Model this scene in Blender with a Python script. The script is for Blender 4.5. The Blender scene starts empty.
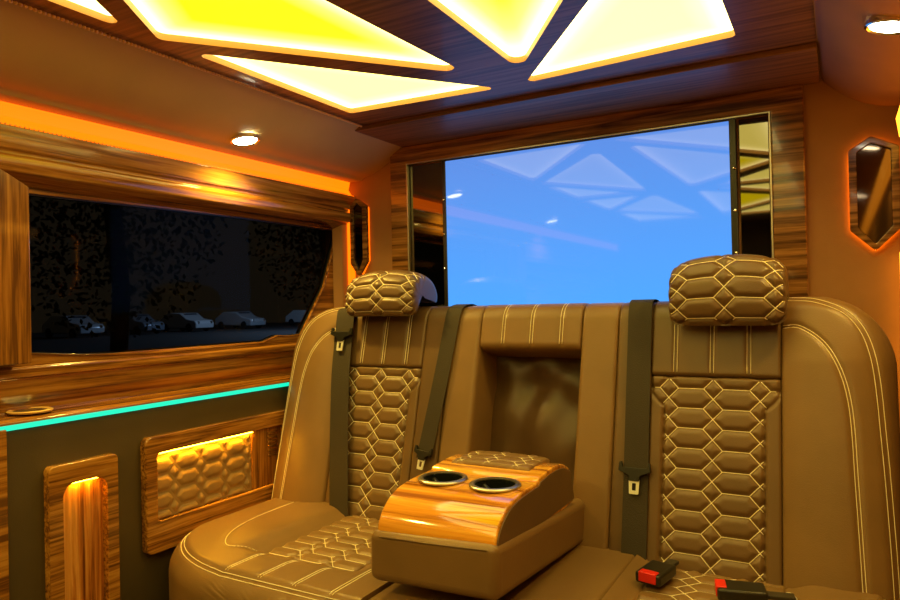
import bpy, bmesh, math, random
import numpy as np
from mathutils import Vector
from mathutils.geometry import tessellate_polygon
random.seed(7); np.random.seed(7)
SC = bpy.context.scene
COL = SC.collection

# ------------------------------------------------------------------ camera, world, exposure
cd = bpy.data.cameras.new('camera'); cam = bpy.data.objects.new('camera', cd); COL.objects.link(cam)
from mathutils import Matrix
R = Matrix(((0.86893377, 0.02307542, 0.49439015), (0.49444195, 0.0038034, -0.86920233), (-0.02193757, 0.99972649, -0.00810455)))
cam.matrix_world = Matrix.Translation((0, 0, 1.05)) @ R.to_4x4()
cd.sensor_width = 36.0; cd.lens = 685.6 / 900 * 36.0; cd.clip_start = 0.02
SC.camera = cam
w = bpy.data.worlds.new('world'); SC.world = w; w.use_nodes = True
w.node_tree.nodes['Background'].inputs[0].default_value = (0.012, 0.0095, 0.0055, 1)
w.node_tree.nodes['Background'].inputs[1].default_value = 1.0
SC.view_settings.view_transform = 'Standard'; SC.view_settings.look = 'None'
SC.view_settings.gamma = 1; SC.view_settings.use_curve_mapping = False
SC.view_settings.exposure = 0.1
SC.cycles.max_bounces = 6; SC.cycles.caustics_reflective = False; SC.cycles.caustics_refractive = False
SC.cycles.sample_clamp_indirect = 6.0

# ------------------------------------------------------------------ materials
def newmat(name):
    m = bpy.data.materials.new(name); m.use_nodes = True
    return m, m.node_tree, m.node_tree.nodes['Principled BSDF']
def plain(name, col, rough=0.5, metal=0.0, coat=0.0, spec=0.5):
    m, nt, b = newmat(name)
    b.inputs['Base Color'].default_value = (*col, 1); b.inputs['Roughness'].default_value = rough
    b.inputs['Metallic'].default_value = metal; b.inputs['Coat Weight'].default_value = coat
    b.inputs['Specular IOR Level'].default_value = spec
    return m
def emit(name, col, s):
    m, nt, b = newmat(name)
    b.inputs['Base Color'].default_value = (0.02, 0.02, 0.02, 1)
    b.inputs['Emission Color'].default_value = (*col, 1); b.inputs['Emission Strength'].default_value = s
    return m
def leather(name, c1, c2, rough=0.45, bump=0.12, spec=0.5):
    m, nt, b = newmat(name); N = nt.nodes; L = nt.links
    tc = N.new('ShaderNodeTexCoord')
    n1 = N.new('ShaderNodeTexNoise'); n1.inputs['Scale'].default_value = 7; n1.inputs['Detail'].default_value = 4
    cr = N.new('ShaderNodeValToRGB'); cr.color_ramp.elements[0].color = (*c1, 1); cr.color_ramp.elements[1].color = (*c2, 1)
    cr.color_ramp.elements[0].position = 0.3; cr.color_ramp.elements[1].position = 0.7
    vo = N.new('ShaderNodeTexVoronoi'); vo.inputs['Scale'].default_value = 420
    bp = N.new('ShaderNodeBump'); bp.inputs['Strength'].default_value = bump; bp.inputs['Distance'].default_value = 0.002
    L.new(tc.outputs['Object'], n1.inputs['Vector']); L.new(tc.outputs['Object'], vo.inputs['Vector'])
    L.new(n1.outputs['Fac'], cr.inputs['Fac']); L.new(cr.outputs['Color'], b.inputs['Base Color'])
    L.new(vo.outputs['Distance'], bp.inputs['Height']); L.new(bp.outputs['Normal'], b.inputs['Normal'])
    b.inputs['Roughness'].default_value = rough; b.inputs['Specular IOR Level'].default_value = spec
    return m
def wood(name, axis, dark, mid, light, rough=0.16, scale=26, coat=0.6):
    m, nt, b = newmat(name); N = nt.nodes; L = nt.links
    tc = N.new('ShaderNodeTexCoord'); mp = N.new('ShaderNodeMapping')
    s = [1.0, 1.0, 1.0]; s[axis] = 0.035
    mp.inputs['Scale'].default_value = s
    nz = N.new('ShaderNodeTexNoise'); nz.inputs['Scale'].default_value = scale * 2.6; nz.inputs['Detail'].default_value = 5
    nz.inputs['Roughness'].default_value = 0.62; nz.inputs['Distortion'].default_value = 0.35
    n2 = N.new('ShaderNodeTexNoise'); n2.inputs['Scale'].default_value = scale * 0.5; n2.inputs['Detail'].default_value = 2
    mx = N.new('ShaderNodeMath'); mx.operation = 'MULTIPLY_ADD'; mx.inputs[1].default_value = 0.7
    ms = N.new('ShaderNodeMath'); ms.operation = 'MULTIPLY'; ms.inputs[1].default_value = 0.3
    cr = N.new('ShaderNodeValToRGB'); e = cr.color_ramp.elements
    e[0].position = 0.41; e[0].color = (*dark, 1); e[1].position = 0.60; e[1].color = (*light, 1)
    k = e.new(0.5); k.color = (*mid, 1)
    L.new(tc.outputs['Object'], mp.inputs['Vector']); L.new(mp.outputs['Vector'], nz.inputs['Vector']); L.new(mp.outputs['Vector'], n2.inputs['Vector'])
    L.new(n2.outputs['Fac'], ms.inputs[0]); L.new(nz.outputs['Fac'], mx.inputs[0]); L.new(ms.outputs[0], mx.inputs[2])
    L.new(mx.outputs[0], cr.inputs['Fac']); L.new(cr.outputs['Color'], b.inputs['Base Color'])
    b.inputs['Roughness'].default_value = rough; b.inputs['Coat Weight'].default_value = coat; b.inputs['Coat Roughness'].default_value = 0.06
    return m
WD = ((0.12, 0.042, 0.007), (0.32, 0.125, 0.018), (0.50, 0.23, 0.04))
WDK = ((0.10, 0.045, 0.018), (0.20, 0.095, 0.038), (0.28, 0.14, 0.06))
WOR = ((0.34, 0.11, 0.012), (0.72, 0.30, 0.03), (0.90, 0.46, 0.06))
M = {
 'seat': leather('seat_leather', (0.115, 0.066, 0.030), (0.145, 0.083, 0.038), 0.36),
 'seat2': leather('bolster_leather', (0.185, 0.106, 0.043), (0.225, 0.128, 0.052), 0.38),
 'seat3': leather('insert_leather', (0.135, 0.078, 0.034), (0.165, 0.094, 0.042), 0.38),
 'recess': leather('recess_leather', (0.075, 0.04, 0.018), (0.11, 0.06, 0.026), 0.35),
 'panel': leather('panel_leather', (0.075, 0.052, 0.022), (0.09, 0.062, 0.027), 0.5),
 'wall': leather('suede', (0.34, 0.17, 0.065), (0.40, 0.20, 0.08), 0.75, 0.2, 0.3),
 'soffit': leather('soffit_leather', (0.62, 0.42, 0.14), (0.68, 0.46, 0.155), 0.6, 0.1, 0.4),
 'wood_y': wood('zebrano_y', 1, *WD), 'wood_x': wood('zebrano_x', 0, (0.06, 0.022, 0.006), (0.22, 0.095, 0.025), (0.42, 0.20, 0.055)), 'wood_z': wood('zebrano_z', 2, *WD),
 'dark_x': wood('dark_walnut_x', 0, *WDK, rough=0.42, coat=0.08), 'dark_y': wood('dark_walnut_y', 1, *WDK, rough=0.42, coat=0.08),
 'console': wood('console_wood', 0, *WOR, rough=0.10, scale=18, coat=1.0),
 'thread': plain('thread', (0.92, 0.84, 0.62), 0.5),
 'chrome': plain('chrome', (0.82, 0.80, 0.76), 0.12, 1.0),
 'rim': plain('amber_rim', (0.50, 0.24, 0.05), 0.4),
 'ring': plain('brushed_chrome', (0.55, 0.53, 0.48), 0.32, 1.0),
 'steel': plain('steel', (0.85, 0.85, 0.82), 0.35, 0.35),
 'gold': plain('brass', (0.85, 0.60, 0.25), 0.22, 1.0),
 'mirror': plain('smoked_mirror', (0.13, 0.125, 0.115), 0.03, 1.0),
 'hexmirror': plain('dark_mirror', (0.09, 0.07, 0.05), 0.05, 1.0),
 'black': plain('black_plastic', (0.012, 0.011, 0.010), 0.35),
 'belt': leather('belt_webbing', (0.040, 0.031, 0.024), (0.048, 0.038, 0.029), 0.7, 0.3, 0.3),
 'red': plain('red_plastic', (0.75, 0.02, 0.015), 0.3),
 'cup': plain('cup_black', (0.010, 0.012, 0.010), 0.12),
 'led_orange': emit('led_orange', (1.0, 0.135, 0.001), 2.2),
 'led_niche': emit('led_niche', (1.0, 0.42, 0.012), 85.0),
 'led_amber': emit('led_amber', (1.0, 0.36, 0.02), 3.5),
 'led_back': emit('led_back', (1.0, 0.25, 0.008), 11.0),
 'bead': plain('gold_bead', (0.95, 0.62, 0.22), 0.35),
 'frame_y': wood('frame_zebrano_y', 1, *WD, scale=44),
 'led_teal': emit('led_teal', (0.0, 0.85, 0.50), 1.1),
 'lamp': emit('lamp', (1.0, 0.90, 0.65), 25.0),
 'asphalt': plain('asphalt', (0.03, 0.03, 0.032), 0.9),
 'bark': plain('bark', (0.08, 0.055, 0.035), 0.9),
 'leaf': plain('leaf', (0.09, 0.10, 0.04), 0.8),
 'tyre': plain('tyre', (0.01, 0.01, 0.01), 0.8),
 'carglass': plain('car_glass', (0.02, 0.03, 0.05), 0.05),
 'floor': leather('floor_carpet', (0.03, 0.02, 0.012), (0.05, 0.032, 0.018), 0.95, 0.3),
}
# --- screen: a lit blue picture behind glossy glass
m, nt, b = newmat('screen_picture'); M['screen'] = m
N = nt.nodes; L = nt.links
tc = N.new('ShaderNodeTexCoord'); sx = N.new('ShaderNodeSeparateXYZ'); L.new(tc.outputs['Object'], sx.inputs[0])
mr = N.new('ShaderNodeMapRange'); mr.inputs[1].default_value = -0.28; mr.inputs[2].default_value = 0.28; L.new(sx.outputs['Z'], mr.inputs[0])
cr = N.new('ShaderNodeValToRGB'); cr.color_ramp.elements[0].color = (0.08, 0.43, 1.15, 1); cr.color_ramp.elements[1].color = (0.12, 0.30, 0.85, 1)
L.new(mr.outputs[0], cr.inputs[0]); L.new(cr.outputs[0], b.inputs['Emission Color'])
b.inputs['Emission Strength'].default_value = 0.9; b.inputs['Base Color'].default_value = (0.01, 0.01, 0.012, 1); b.inputs['Roughness'].default_value = 0.04
b.inputs['Specular IOR Level'].default_value = 0.42
# --- edge-lit diffusers
def diffuser(name, core, edge, s):
    m, nt, b = newmat(name); N = nt.nodes; L = nt.links
    at = N.new('ShaderNodeAttribute'); at.attribute_name = 'edge'
    cr = N.new('ShaderNodeValToRGB'); e = cr.color_ramp.elements
    e[0].position = 0.0; e[0].color = (*core, 1); e[1].position = 1.0; e[1].color = (*edge, 1)
    L.new(at.outputs['Fac'], cr.inputs[0]); L.new(cr.outputs[0], b.inputs['Emission Color'])
    b.inputs['Emission Strength'].default_value = s; b.inputs['Base Color'].default_value = (0.3, 0.28, 0.2, 1)
    return m
M['diff_yellow'] = diffuser('diffuser_yellow', (2.6, 1.9, 0.004), (5.0, 3.8, 1.3), 1.0)
M['diff_cream'] = diffuser('diffuser_cream', (3.3, 2.6, 0.50), (5.2, 4.2, 1.5), 1.0)
# --- tinted glass
m, nt, b = newmat('tinted_glass'); M['glass'] = m; N = nt.nodes; L = nt.links
tr = N.new('ShaderNodeBsdfTransparent'); tr.inputs[0].default_value = (0.62, 0.60, 0.58, 1)
gl = N.new('ShaderNodeBsdfGlossy'); gl.inputs['Roughness'].default_value = 0.02; gl.inputs[0].default_value = (0.8, 0.8, 0.8, 1)
fr = N.new('ShaderNodeFresnel'); fr.inputs[0].default_value = 1.10; mx = N.new('ShaderNodeMixShader')
L.new(fr.outputs[0], mx.inputs[0]); L.new(tr.outputs[0], mx.inputs[1]); L.new(gl.outputs[0], mx.inputs[2])
L.new(mx.outputs[0], N['Material Output'].inputs[0]); N.remove(b)

# ------------------------------------------------------------------ mesh helpers
def tag(o, label=None, cat=None, group=None, kind=None):
    if label: o['label'] = label
    if cat: o['category'] = cat
    if group: o['group'] = group
    if kind: o['kind'] = kind
    return o
def empty(name, loc, label, cat, group=None):
    o = bpy.data.objects.new(name, None); COL.objects.link(o); o.location = loc; o.empty_display_size = 0.05
    return tag(o, label, cat, group)
class MB:
    def __init__(s): s.v = []; s.f = []
    def add(s, vs, fs):
        n = len(s.v); s.v += [tuple(map(float, p)) for p in vs]; s.f += [tuple(n + i for i in f) for f in fs]; return s
    def box(s, a, b):
        x0, y0, z0 = a; x1, y1, z1 = b
        return s.add([(x0,y0,z0),(x1,y0,z0),(x1,y1,z0),(x0,y1,z0),(x0,y0,z1),(x1,y0,z1),(x1,y1,z1),(x0,y1,z1)],
                     [(0,3,2,1),(4,5,6,7),(0,1,5,4),(1,2,6,5),(2,3,7,6),(3,0,4,7)])
    def tube(s, pts, r, n=6, cap=True):
        P = [Vector(p) for p in pts]
        if len(P) < 2: return s
        vs = []; up = None
        for i, p in enumerate(P):
            t = (P[min(i+1, len(P)-1)] - P[max(i-1, 0)])
            if t.length < 1e-9: t = Vector((0, 0, 1))
            t.normalize()
            if up is None: up = t.orthogonal().normalized()
            up = (up - t * up.dot(t))
            if up.length < 1e-6: up = t.orthogonal()
            up.normalize(); q = t.cross(up)
            for k in range(n):
                a = 2 * math.pi * k / n; vs.append(p + up * (math.cos(a) * r) + q * (math.sin(a) * r))
        fs = [(i*n+k, i*n+(k+1) % n, (i+1)*n+(k+1) % n, (i+1)*n+k) for i in range(len(P)-1) for k in range(n)]
        if cap: fs += [tuple(range(n-1, -1, -1)), tuple((len(P)-1)*n + k for k in range(n))]
        return s.add(vs, fs)
    def prism(s, poly, f0, f1):
        """poly of 2D points; f0,f1 map a 2D point to each end"""
        n = len(poly)
        return s.add([f0(p) for p in poly] + [f1(p) for p in poly],
                     [tuple(range(n))[::-1], tuple(range(n, 2*n))] + [(i, (i+1) % n, n+(i+1) % n, n+i) for i in range(n)])
    def ring(s, outer, inner, f0, f1):
        A, B = match(outer, inner); n = len(A)
        vs = [f0(p) for p in A] + [f0(p) for p in B] + [f1(p) for p in A] + [f1(p) for p in B]
        fs = []
        for i in range(n):
            j = (i+1) % n
            fs += [(i, j, n+j, n+i), (2*n+i, 3*n+i, 3*n+j, 2*n+j), (i, 2*n+i, 2*n+j, j), (n+i, n+j, 3*n+j, 3*n+i)]
        return s.add(vs, fs)
    def lathe(s, prof, c, axis=(0, 0, 1), n=32, closed=False):
        c = Vector(c); a = Vector(axis).normalized(); u = a.orthogonal().normalized(); q = a.cross(u)
        vs = []
        for (r, h) in prof:
            for k in range(n):
                t = 2*math.pi*k/n; vs.append(c + a*h + (u*math.cos(t) + q*math.sin(t))*r)
        m_ = len(prof); rng = m_ if closed else m_-1
        fs = [(i*n+k, i*n+(k+1) % n, ((i+1) % m_)*n+(k+1) % n, ((i+1) % m_)*n+k) for i in range(rng) for k in range(n)]
        if not closed: fs += [tuple(range(n))[::-1], tuple((m_-1)*n+k for k in range(n))]
        return s.add(vs, fs)
    def build(s, name, mat, parent=None, smooth=False, bevel=0, seg=3, recalc=True, sharp=None):
        me = bpy.data.meshes.new(name); me.from_pydata(s.v, [], s.f); me.validate(); 
        if recalc:
            bm = bmesh.new(); bm.from_mesh(me); bmesh.ops.recalc_face_normals(bm, faces=bm.faces); bm.to_mesh(me); bm.free()
        o = bpy.data.objects.new(name, me); COL.objects.link(o); me.materials.append(mat)
        if smooth:
            me.shade_smooth()
            if sharp is not None: me.set_sharp_from_angle(angle=math.radians(sharp))
        if bevel:
            md = o.modifiers.new('bevel', 'BEVEL'); md.width = bevel; md.segments = seg; md.limit_method = 'ANGLE'; md.angle_limit = math.radians(35)
            me.shade_smooth(); me.set_sharp_from_angle(angle=math.radians(60))
        if parent:
            o.parent = parent
            w_ = Vector((0, 0, 0)); q = parent
            while q: w_ += q.location; q = q.parent
            me.transform(Matrix.Translation(-w_))
        return o
def rayhit(poly, c, a):
    d = (math.cos(a), math.sin(a)); best = None; n = len(poly)
    for i in range(n):
        x1, y1 = poly[i][0]-c[0], poly[i][1]-c[1]; x2, y2 = poly[(i+1) % n][0]-c[0], poly[(i+1) % n][1]-c[1]
        ex, ey = x2-x1, y2-y1; den = d[0]*ey - d[1]*ex
        if abs(den) < 1e-12: continue
        t = (x1*ey - y1*ex)/den; u = (x1*d[1] - y1*d[0])/den
        if t > 0 and -1e-6 <= u <= 1+1e-6: best = t if best is None else min(best, t)
    best = best or 0.01
    return (c[0]+d[0]*best, c[1]+d[1]*best)
def match(outer, inner):
    c = (sum(p[0] for p in inner)/len(inner), sum(p[1] for p in inner)/len(inner))
    an = sorted(set(round(math.atan2(p[1]-c[1], p[0]-c[0]), 5) for p in list(outer)+list(inner)))
    o2 = []
    for a in an:
        if not o2 or a - o2[-1] > 1e-4: o2.append(a)
    return [rayhit(outer, c, a) for a in o2], [rayhit(inner, c, a) for a in o2]
def fillet(poly, r, n=6):
    out = []; N_ = len(poly)
    rr = r if isinstance(r, (list, tuple)) else [r]*N_
    for i in range(N_):
        p = Vector(poly[i]); a = Vector(poly[i-1]); b = Vector(poly[(i+1) % N_]); r_ = rr[i]
        if r_ <= 0: out.append(tuple(p)); continue
        u = (a-p); v = (b-p); lu, lv = u.length, v.length; u.normalize(); v.normalize()
        th = u.angle(v); d = min(r_/math.tan(th/2), lu*0.48, lv*0.48); r2 = d*math.tan(th/2)
        bis = (u+v).normalized(); c = p + bis*(r2/math.sin(th/2))
        s_ = p+u*d-c; e_ = p+v*d-c
        a0 = math.atan2(s_.y, s_.x); a1 = math.atan2(e_.y, e_.x); da = (a1-a0+math.pi) % (2*math.pi) - math.pi
        for k in range(n+1):
            t = a0+da*k/n; out.append((c.x+r2*math.cos(t), c.y+r2*math.sin(t)))
    return out
def rect(x0, z0, x1, z1): return [(x0, z0), (x1, z0), (x1, z1), (x0, z1)]
def struct(o): return tag(o, kind='structure')

def segd(px, ps, pts):
    """distance of arrays px,ps to a polyline"""
    d = np.full(np.shape(px), 9.0)
    for (a, b) in zip(pts[:-1], pts[1:]):
        ax, ay = a; bx, by = b; L2 = (bx-ax)**2+(by-ay)**2 + 1e-12
        t = np.clip(((px-ax)*(bx-ax)+(ps-ay)*(by-ay))/L2, 0, 1)
        d = np.minimum(d, np.hypot(px-ax-t*(bx-ax), ps-ay-t*(by-ay)))
    return d
def smoothline(pts, n=8):
    P = [np.array(p, float) for p in pts]; P = [2*P[0]-P[1]] + P + [2*P[-1]-P[-2]]; out = []
    for i in range(1, len(P)-2):
        for k in range(n):
            t = k/n; a, b, c, d = P[i-1:i+3]
            out.append(tuple(0.5*((2*b)+(c-a)*t+(2*a-5*b+4*c-d)*t*t+(3*b-a-3*c+d)*t**3)))
    out.append(tuple(P[-2])); return out
def roll(d, r):
    d = np.clip(d, 0, r); return np.sqrt(np.maximum(r*r-(r-d)**2, 0)) - r
def groove(d, depth=0.004, w=0.006): return -depth*np.exp(-(d/w)**2)
def quilt_d(x, s, cx, cs, P, Rr, F=0.57):
    """distance to the stitched pattern: flat hexagons tip to tip, small diamonds between"""
    ax = np.abs((x-cx+P/2) % P - P/2); ay = np.abs((s-cs+Rr/2) % Rr - Rr/2)
    f = F*P/2
    d1 = segd(ax, ay, [(0, Rr/2), (f, Rr/2), (P/2, 0), (P-f, Rr/2)])
    return d1
def quilt_lines(box, cx, cs, P, Rr, F=0.57):
    x0, x1, s0, s1 = box; f = F*P/2; segs = []
    for i in range(int(math.floor((x0-cx)/P))-1, int(math.ceil((x1-cx)/P))+2):
        for j in range(int(math.floor((s0-cs)/Rr))-1, int(math.ceil((s1-cs)/Rr))+2):
            X, S = cx+i*P, cs+j*Rr
            segs += [((X-f, S+Rr/2), (X+f, S+Rr/2))]
            for sx_ in (-1, 1):
                for sy in (-1, 1): segs.append(((X+sx_*f, S+sy*Rr/2), (X+sx_*P/2, S)))
    return segs
def clip_seg(a, b, inside, n=10):
    pts = [(a[0]+(b[0]-a[0])*k/n, a[1]+(b[1]-a[1])*k/n) for k in range(n+1)]
    return [p for p in pts if inside(*p)]
def pad(name, xl, xr, s0, s1, nx, ns, hf, P, hb, mat, parent, close=True):
    S = np.linspace(s0, s1, ns+1); T = np.linspace(0, 1, nx+1)
    # denser near edges
    T = 0.5*T + 0.5*(0.5-0.5*np.cos(np.pi*T))
    V = []; W = nx+1
    for s in S:
        a, b = xl(s), xr(s); X = a+(b-a)*T; H = hf(X, np.full_like(X, s))
        V += [P(x, s, h) for x, h in zip(X, H)]
    F = [(j*W+i, j*W+i+1, (j+1)*W+i+1, (j+1)*W+i) for j in range(ns) for i in range(nx)]
    if close:
        loop = [(0, i) for i in range(W)] + [(j, nx) for j in range(1, ns+1)] + [(ns, i) for i in range(nx-1, -1, -1)] + [(j, 0) for j in range(ns-1, 0, -1)]
        n0 = len(V); ids = []
        for k, (j, i) in enumerate(loop):
            s = S[j]; a, b = xl(s), xr(s); V.append(P(a+(b-a)*T[i], s, hb)); ids.append(n0+k)
        n = len(loop)
        F += [(loop[k][0]*W+loop[k][1], loop[(k+1) % n][0]*W+loop[(k+1) % n][1], ids[(k+1) % n], ids[k]) for k in range(n)]
        F.append(tuple(ids))
    mb = MB(); mb.add(V, F)
    return mb.build(name, mat, parent, smooth=True, sharp=70)
def stitches(name, lines, hf, P, parent, r=0.0011, lift=0.0004, mat=None):
    mb = MB()
    for ln in lines:
        if len(ln) < 2: continue
        X = np.array([p[0] for p in ln]); S = np.array([p[1] for p in ln]); H = hf(X, S)
        mb.tube([P(x, s, h+lift) for x, s, h in zip(X, S, H)], r, 5)
    return mb.build(name, mat or M['thread'], parent, smooth=True, recalc=False) if mb.v else None
def offset(pts, d):
    out = []
    for i, p in enumerate(pts):
        a = pts[max(i-1, 0)]; b = pts[min(i+1, len(pts)-1)]; tx, ty = b[0]-a[0], b[1]-a[1]; l = math.hypot(tx, ty) or 1
        out.append((p[0]-ty/l*d, p[1]+tx/l*d))
    return out

# ------------------------------------------------------------------ the shell
XC = -0.735                       # middle of the van
XL, XR, YB, YF, ZC = -1.60, 0.13, 2.10, -1.6, 1.642
struct(MB().box((-1.75, YF-0.05, -0.03), (XR+0.15, YB+0.1, 0.0)).build('floor', M['floor']))
# ceiling with triangular openings
Aq = [(-1.28, 1.070), (-1.283, 1.668), (-0.80, 1.70)]
Bq = [(-1.275, 0.985), (-0.815, 1.548), (-0.885, 0.41)]
Cq = [(-1.285, 0.915), (-1.285, 0.40), (-0.955, 0.40)]
A2 = [(-0.72, 1.700), (-0.190, 1.662), (-0.188, 1.01)]
B2 = [(-0.69, 1.597), (-0.21, 0.935), (-0.665, 0.42)]
C2 = [(-0.185, 0.86), (-0.185, 0.38), (-0.56, 0.38)]
back = [[(x, 0.70-y) for x, y in t] for t in (Aq, Bq, Cq, A2, B2, C2)]
LIGHTS = [
 (Aq, 'c', 'slim cream triangular ceiling light above the left headrest, nearest the back wall'),
 (Bq, 'y', 'large yellow triangular ceiling light in the upper left'),
 (Cq, 'c', 'small white triangular ceiling light cut off at the top left corner'),
 (A2, 'c', 'cream triangular ceiling light on the right, above the screen'),
 (B2, 'y', 'yellow triangular ceiling light between the large yellow one and the right cream one'),
 (C2, 'c', 'cream triangular ceiling light on the right side, forward of the one above the screen')]
names_back = ['along the left edge, farthest forward', 'on the left, forward half of the ceiling', 'on the left, just forward of the middle',
              'along the right edge, farthest forward', 'right of the middle, forward half of the ceiling', 'on the right, just forward of the middle']
for t, k, nm in zip(back, 'cyccyc', names_back):
    LIGHTS.append((t, k, ('yellow' if k == 'y' else 'cream') + ' triangular ceiling light ' + nm))
def area(p): return sum(p[i-1][0]*p[i][1]-p[i][0]*p[i-1][1] for i in range(len(p)))/2
holes = []
for i, (t, k, lab) in enumerate(LIGHTS):
    if area(t) < 0: t = t[::-1]
    holes.append(fillet(t, 0.014 if k == 'c' else 0.022, 6))
outer = rect(-1.34, YF, -0.033, YB)
loops = [outer] + [h[::-1] for h in holes]
flat = [p for l in loops for p in l]
tri = tessellate_polygon([[Vector((p[0], p[1], 0)) for p in l] for l in loops])
mb = MB(); mb.add([(p[0], p[1], ZC) for p in flat], tri)
me_o = mb.build('ceiling', M['dark_x'])
struct(me_o)
struct(MB().box((-1.8, YF, 1.72), (XR+0.15, YB+0.1, 1.76)).build('ceiling', M['soffit']))
for (t, k, lab), h in zip(LIGHTS, holes):
    cx = sum(p[0] for p in h)/len(h); cy = sum(p[1] for p in h)/len(h)
    root = empty('ceiling_light', (cx, cy, ZC), lab, 'ceiling light', 'triangular ceiling lights')
    inner = h; big = [(cx+(x-cx)*1.03, cy+(y-cy)*1.03) for x, y in h]
    n = len(h)
    rm = MB()
    rm.add([(x, y, ZC) for x, y in h]+[(x, y, ZC+0.016) for x, y in h], [(i, (i+1) % n, n+(i+1) % n, n+i) for i in range(n)])
    rm.build('rim', M['rim'], root, smooth=False)
    # diffuser: rings toward the incentre, edge attribute 1 at the LED rim
    T3 = t; a_ = [math.dist(T3[1], T3[2]), math.dist(T3[2], T3[0]), math.dist(T3[0], T3[1])]; sm = sum(a_)
    ic = (sum(a_[q]*T3[q][0] for q in range(3))/sm, sum(a_[q]*T3[q][1] for q in range(3))/sm)
    rings = [(1.0, 1.0), (0.92, 0.8), (0.84, 0.45), (0.72, 0.15), (0.5, 0.0)]
    vs = []; fs = []; ev = []
    for r_, e_ in rings:
        for x, y in h: vs.append((ic[0]+(x-ic[0])*r_, ic[1]+(y-ic[1])*r_, ZC+0.015)); ev.append(e_)
    for a in range(len(rings)-1): fs += [(a*n+i, (a+1)*n+i, (a+1)*n+(i+1) % n, a*n+(i+1) % n) for i in range(n)]
    vs.append((ic[0], ic[1], ZC+0.015)); ev.append(0.0)
    fs += [((len(rings)-1)*n+i, len(vs)-1, (len(rings)-1)*n+(i+1) % n) for i in range(n)]
    d = MB().add(vs, fs).build('diffuser', M['diff_yellow'] if k == 'y' else M['diff_cream'], root, recalc=False)
    at = d.data.attributes.new('edge', 'FLOAT', 'POINT')
    for q, v_ in enumerate(ev): at.data[q].value = v_

def extr_y(prof, y0, y1): return MB().prism(prof, lambda p: (p[0], y0, p[1]), lambda p: (p[0], y1, p[1]))
# soffits either side of the ceiling panel
sof = smoothline([(-1.34, 1.645), (-1.40, 1.612), (-1.46, 1.576), (-1.52, 1.549), (-1.555, 1.541), (-1.57, 1.530)], 5)
profL = sof + [(-1.70, 1.530), (-1.70, 1.72), (-1.34, 1.72)]
struct(extr_y(profL, YF, YB).build('trim_1', M['soffit'], smooth=True, sharp=40))
sofR = smoothline([(-0.033, 1.645), (-0.015, 1.618), (0.03, 1.578), (0.075, 1.553), (0.115, 1.541), (0.2, 1.530)], 5)
struct(extr_y(sofR + [(0.28, 1.53), (0.28, 1.72), (-0.033, 1.72)], YF, YB).build('trim_2', M['wall'], smooth=True, sharp=40))
# beaded piping along the soffit and header corner
pm = MB(); pts = []
y = 0.0
while y < 1.795:
    pm.lathe([(0.0010, -0.0035), (0.0036, -0.0018), (0.0036, 0.0018), (0.0010, 0.0035)], (-1.336, y, ZC-0.0045), (0, 1, 0), 6); y += 0.009
tag(pm.build('piping', M['bead'], smooth=True), 'gold beaded piping running along the left edge of the ceiling panel', 'piping')
# wall_left : lower leather, upper band, window wall
struct(MB().box((-1.75, YF, 0.0), (XL, YB, 0.800)).build('wall_left', M['panel']))
# ledge and sill (wood) with LED groove
ledge = [(-1.596, 0.806), (-1.596, 0.812), (-1.604, 0.818), (-1.685, 0.822), (-1.685, 0.835), (-1.665, 0.862), (-1.668, 0.900), (-1.652, 0.906), (-1.650, 0.925), (-1.660, 0.935),
         (-1.660, 0.945), (-1.75, 0.945), (-1.75, 0.800), (-1.605, 0.800)]
struct(extr_y(ledge, YF, YB).build('trim_3', M['wood_y'], bevel=0.002))
led = extr_y([(-1.599, 0.795), (-1.593, 0.796), (-1.593, 0.8065), (-1.599, 0.808)], 0.2, YB-0.06).build('led_strip', M['led_teal'])
tag(led, 'thin teal glowing light strip along the front edge of the left wooden ledge', 'light strip')
# window wall with the opening
WX = -1.655
kq = 1.035
def wy(Y): return Y*kq
win = [(wy(0.868), 1.05-0.085*kq)] + [(wy(Y), 1.05-(1.05-z)*kq) for Y, z in [(1.0, 0.952), (1.19, 0.944), (1.467, 0.946), (1.60, 0.948), (1.635, 0.958), (1.665, 0.966), (1.72, 0.962), (1.78, 0.966)]] + \
      [(wy(1.85), 1.06), (wy(1.90), 1.13), (wy(1.985), 1.345), (wy(1.5), 1.346), (wy(0.878), 1.336)]
struct(MB().ring(rect(0.62, 0.93, YB, 1.47), win, lambda p: (WX-0.03, *p), lambda p: (WX, *p)).build('wall_left.001', M['wood_y'], bevel=0.004))
struct(MB().box((-1.75, YF, 0.93), (WX, 0.62, 1.47)).build('wall_left.002', M['wood_y']))
wc = (sum(p[0] for p in win)/len(win), sum(p[1] for p in win)/len(win))
root = tag(bpy.data.objects.new('window_1', None), kind='structure'); COL.objects.link(root); root.location = (WX, wc[0], wc[1])
def scalep(poly, c, fx, fz): return [(c[0]+(p[0]-c[0])*fx, c[1]+(p[1]-c[1])*fz) for p in poly]
MB().ring(scalep(win, wc, 1.004, 1.012), scalep(win, wc, 0.996, 0.988), lambda p: (WX-0.022, *p), lambda p: (WX-0.006, *p)).build('window_seal', M['black'], root)
MB().prism(scalep(win, wc, 0.998, 0.995), lambda p: (WX-0.016, *p), lambda p: (WX-0.013, *p)).build('window_glass', M['glass'], root)
MB().ring(scalep(win, wc, 1.012, 1.035), scalep(win, wc, 1.0, 1.0), lambda p: (WX-0.01, *p), lambda p: (WX+0.004, *p)).build('window_frame', M['gold'] if False else M['wood_y'], root, bevel=0.0015)
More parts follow.
